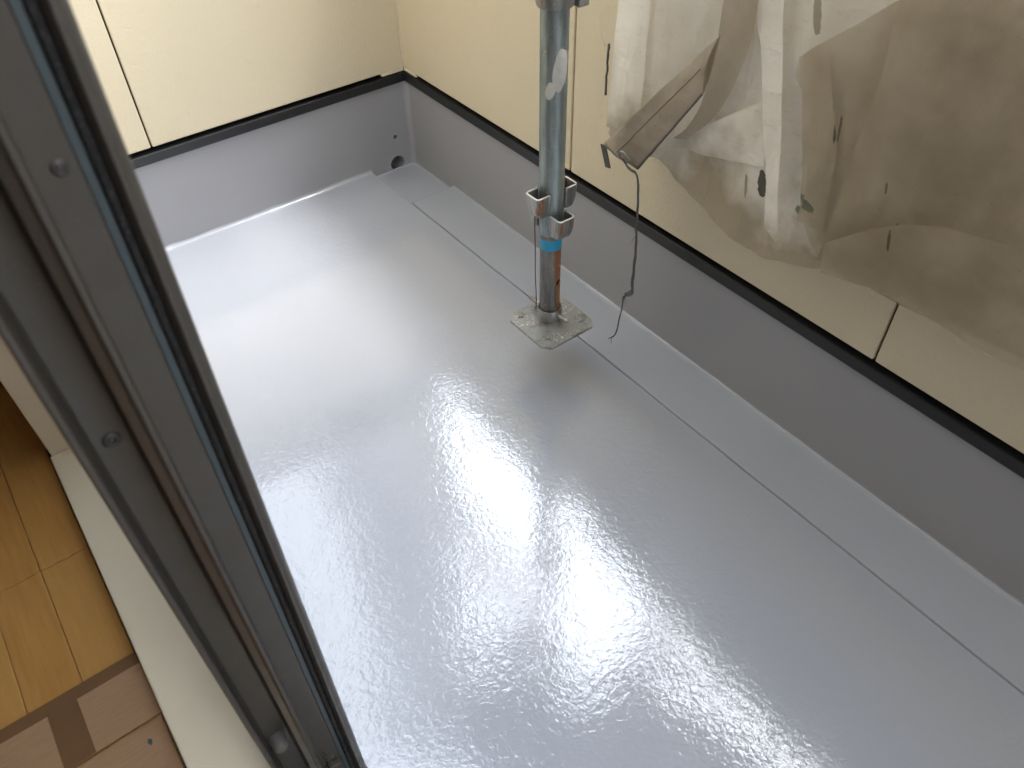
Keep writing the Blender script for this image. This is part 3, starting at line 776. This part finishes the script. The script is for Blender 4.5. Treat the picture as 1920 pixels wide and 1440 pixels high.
for s in range(3):
    bm = bmesh.new(); pts = []; rad = []
    last = N if s == 0 else int(N * (.62 if s == 1 else .70))
    for i in range(last):
        ph = i * .30 + s * 2.1; f = i / N
        amp = .0034 * (1 + .9 * math.exp(-((f - .48) / .10) ** 2)) * (1 if f < .68 else .5)
        pts.append(sp_[i] + Vector((.6 * amp * math.cos(ph), amp * math.cos(ph), amp * .3 * math.sin(ph)))); rad.append(.0015 * (1 + .35 * fbm(i * .4, s * 3.0)) * (1 if f < .9 else 1 - 6 * (f - .9)))
    tube(bm, pts, rad, 7); obj('strand', bm, M_STRING, cord, smooth=True)

for q in range(16):
    i0 = random.randrange(int(N * .1), int(N * .97)); p = sp_[i0]; bm = bmesh.new(); L = random.uniform(.008, .022); a = random.uniform(-1, 1)
    tube(bm, [p + Vector((-.002, a * .5 * L * t / 4, -L * t / 4 + .002 * math.sin(t))) for t in range(5)], [.0005, .0005, .0004, .0003, .0002], 5)
    obj('fibre', bm, M_STRING, cord, smooth=True)

# gathered sheet tied back from the deck to the far corner
gs = thing('gathered_mesh_sheet', 'bundled mesh sheet tied between the deck and the balcony corner', 'mesh sheet')
bm = bmesh.new(); pts = []; rad = []
for i in range(40):
    t = i / 39; p = Vector((.98, 2.30, 1.02)).lerp(Vector((1.12, 1.30, 2.45)), t)
    pts.append(p + Vector((.03 * fbm(t * 5, 1), .03 * fbm(t * 5, 4), 0))); rad.append(.045 + .02 * fbm(t * 7, 2))
tube(bm, pts, rad, 28, jitter=.10); obj('bundle', bm, M_SHEET2, gs, smooth=True)

# unseen sheets added to dim the sky mirrored in the floor, gap between them
for lab, x0, nx in (('added unseen grey sheet dimming the sky beyond the end wall, house side', -1.3, 30), ('added unseen narrow grey sheet dimming the sky beyond the balcony corner', .70, 14)):
    os_ = thing('sky_dimming_sheet', lab, 'mesh sheet')
    bm = bmesh.new(); g = []
    for j in range(31):
        g.append([bm.verts.new((x0 + i * .0525 + .02 * fbm(j * .3, x0), 2.55 + .03 * fbm(i * .35, j * .12, 4.0 + x0), .3 + j * .21)) for i in range(nx + 1)])
    for j in range(30):
        for i in range(nx): bm.faces.new((g[j][i], g[j][i + 1], g[j + 1][i + 1], g[j + 1][i]))
    obj('sheet_panel', bm, M_SHEET3, os_, smooth=True)
os_ = thing('sky_dimming_sheet', 'added unseen grey sheet holding sky light off the end wall, outside the near parapet', 'mesh sheet')  # added out of view to cut the sky light reaching the end wall
bm = bmesh.new(); g = []
for j in range(25):
    g.append([bm.verts.new((1.72 + .03 * fbm(i * .35, j * .12, 9.0), -3.6 + i * .110, .2 + j * .2)) for i in range(35)])
for j in range(24):
    for i in range(34): bm.faces.new((g[j][i], g[j][i + 1], g[j + 1][i + 1], g[j + 1][i]))
obj('sheet_panel', bm, M_SHEET3, os_, smooth=True)

os_ = thing('sky_dimming_sheet', 'added unseen pale sheet dimming the sky in the gap between the two grey ones', 'mesh sheet')  # added out of view so the floor mirrors a dimmer gap
bm = bmesh.new(); g = []
for j in range(31):
    g.append([bm.verts.new((.26 + i * .0525, 2.62 + .03 * fbm(i * .35, j * .12, 6.0), .3 + j * .21)) for i in range(10)])
for j in range(30):
    for i in range(9): bm.faces.new((g[j][i], g[j][i + 1], g[j + 1][i + 1], g[j + 1][i]))
obj('sheet_panel', bm, M_SHEET4, os_, smooth=True)
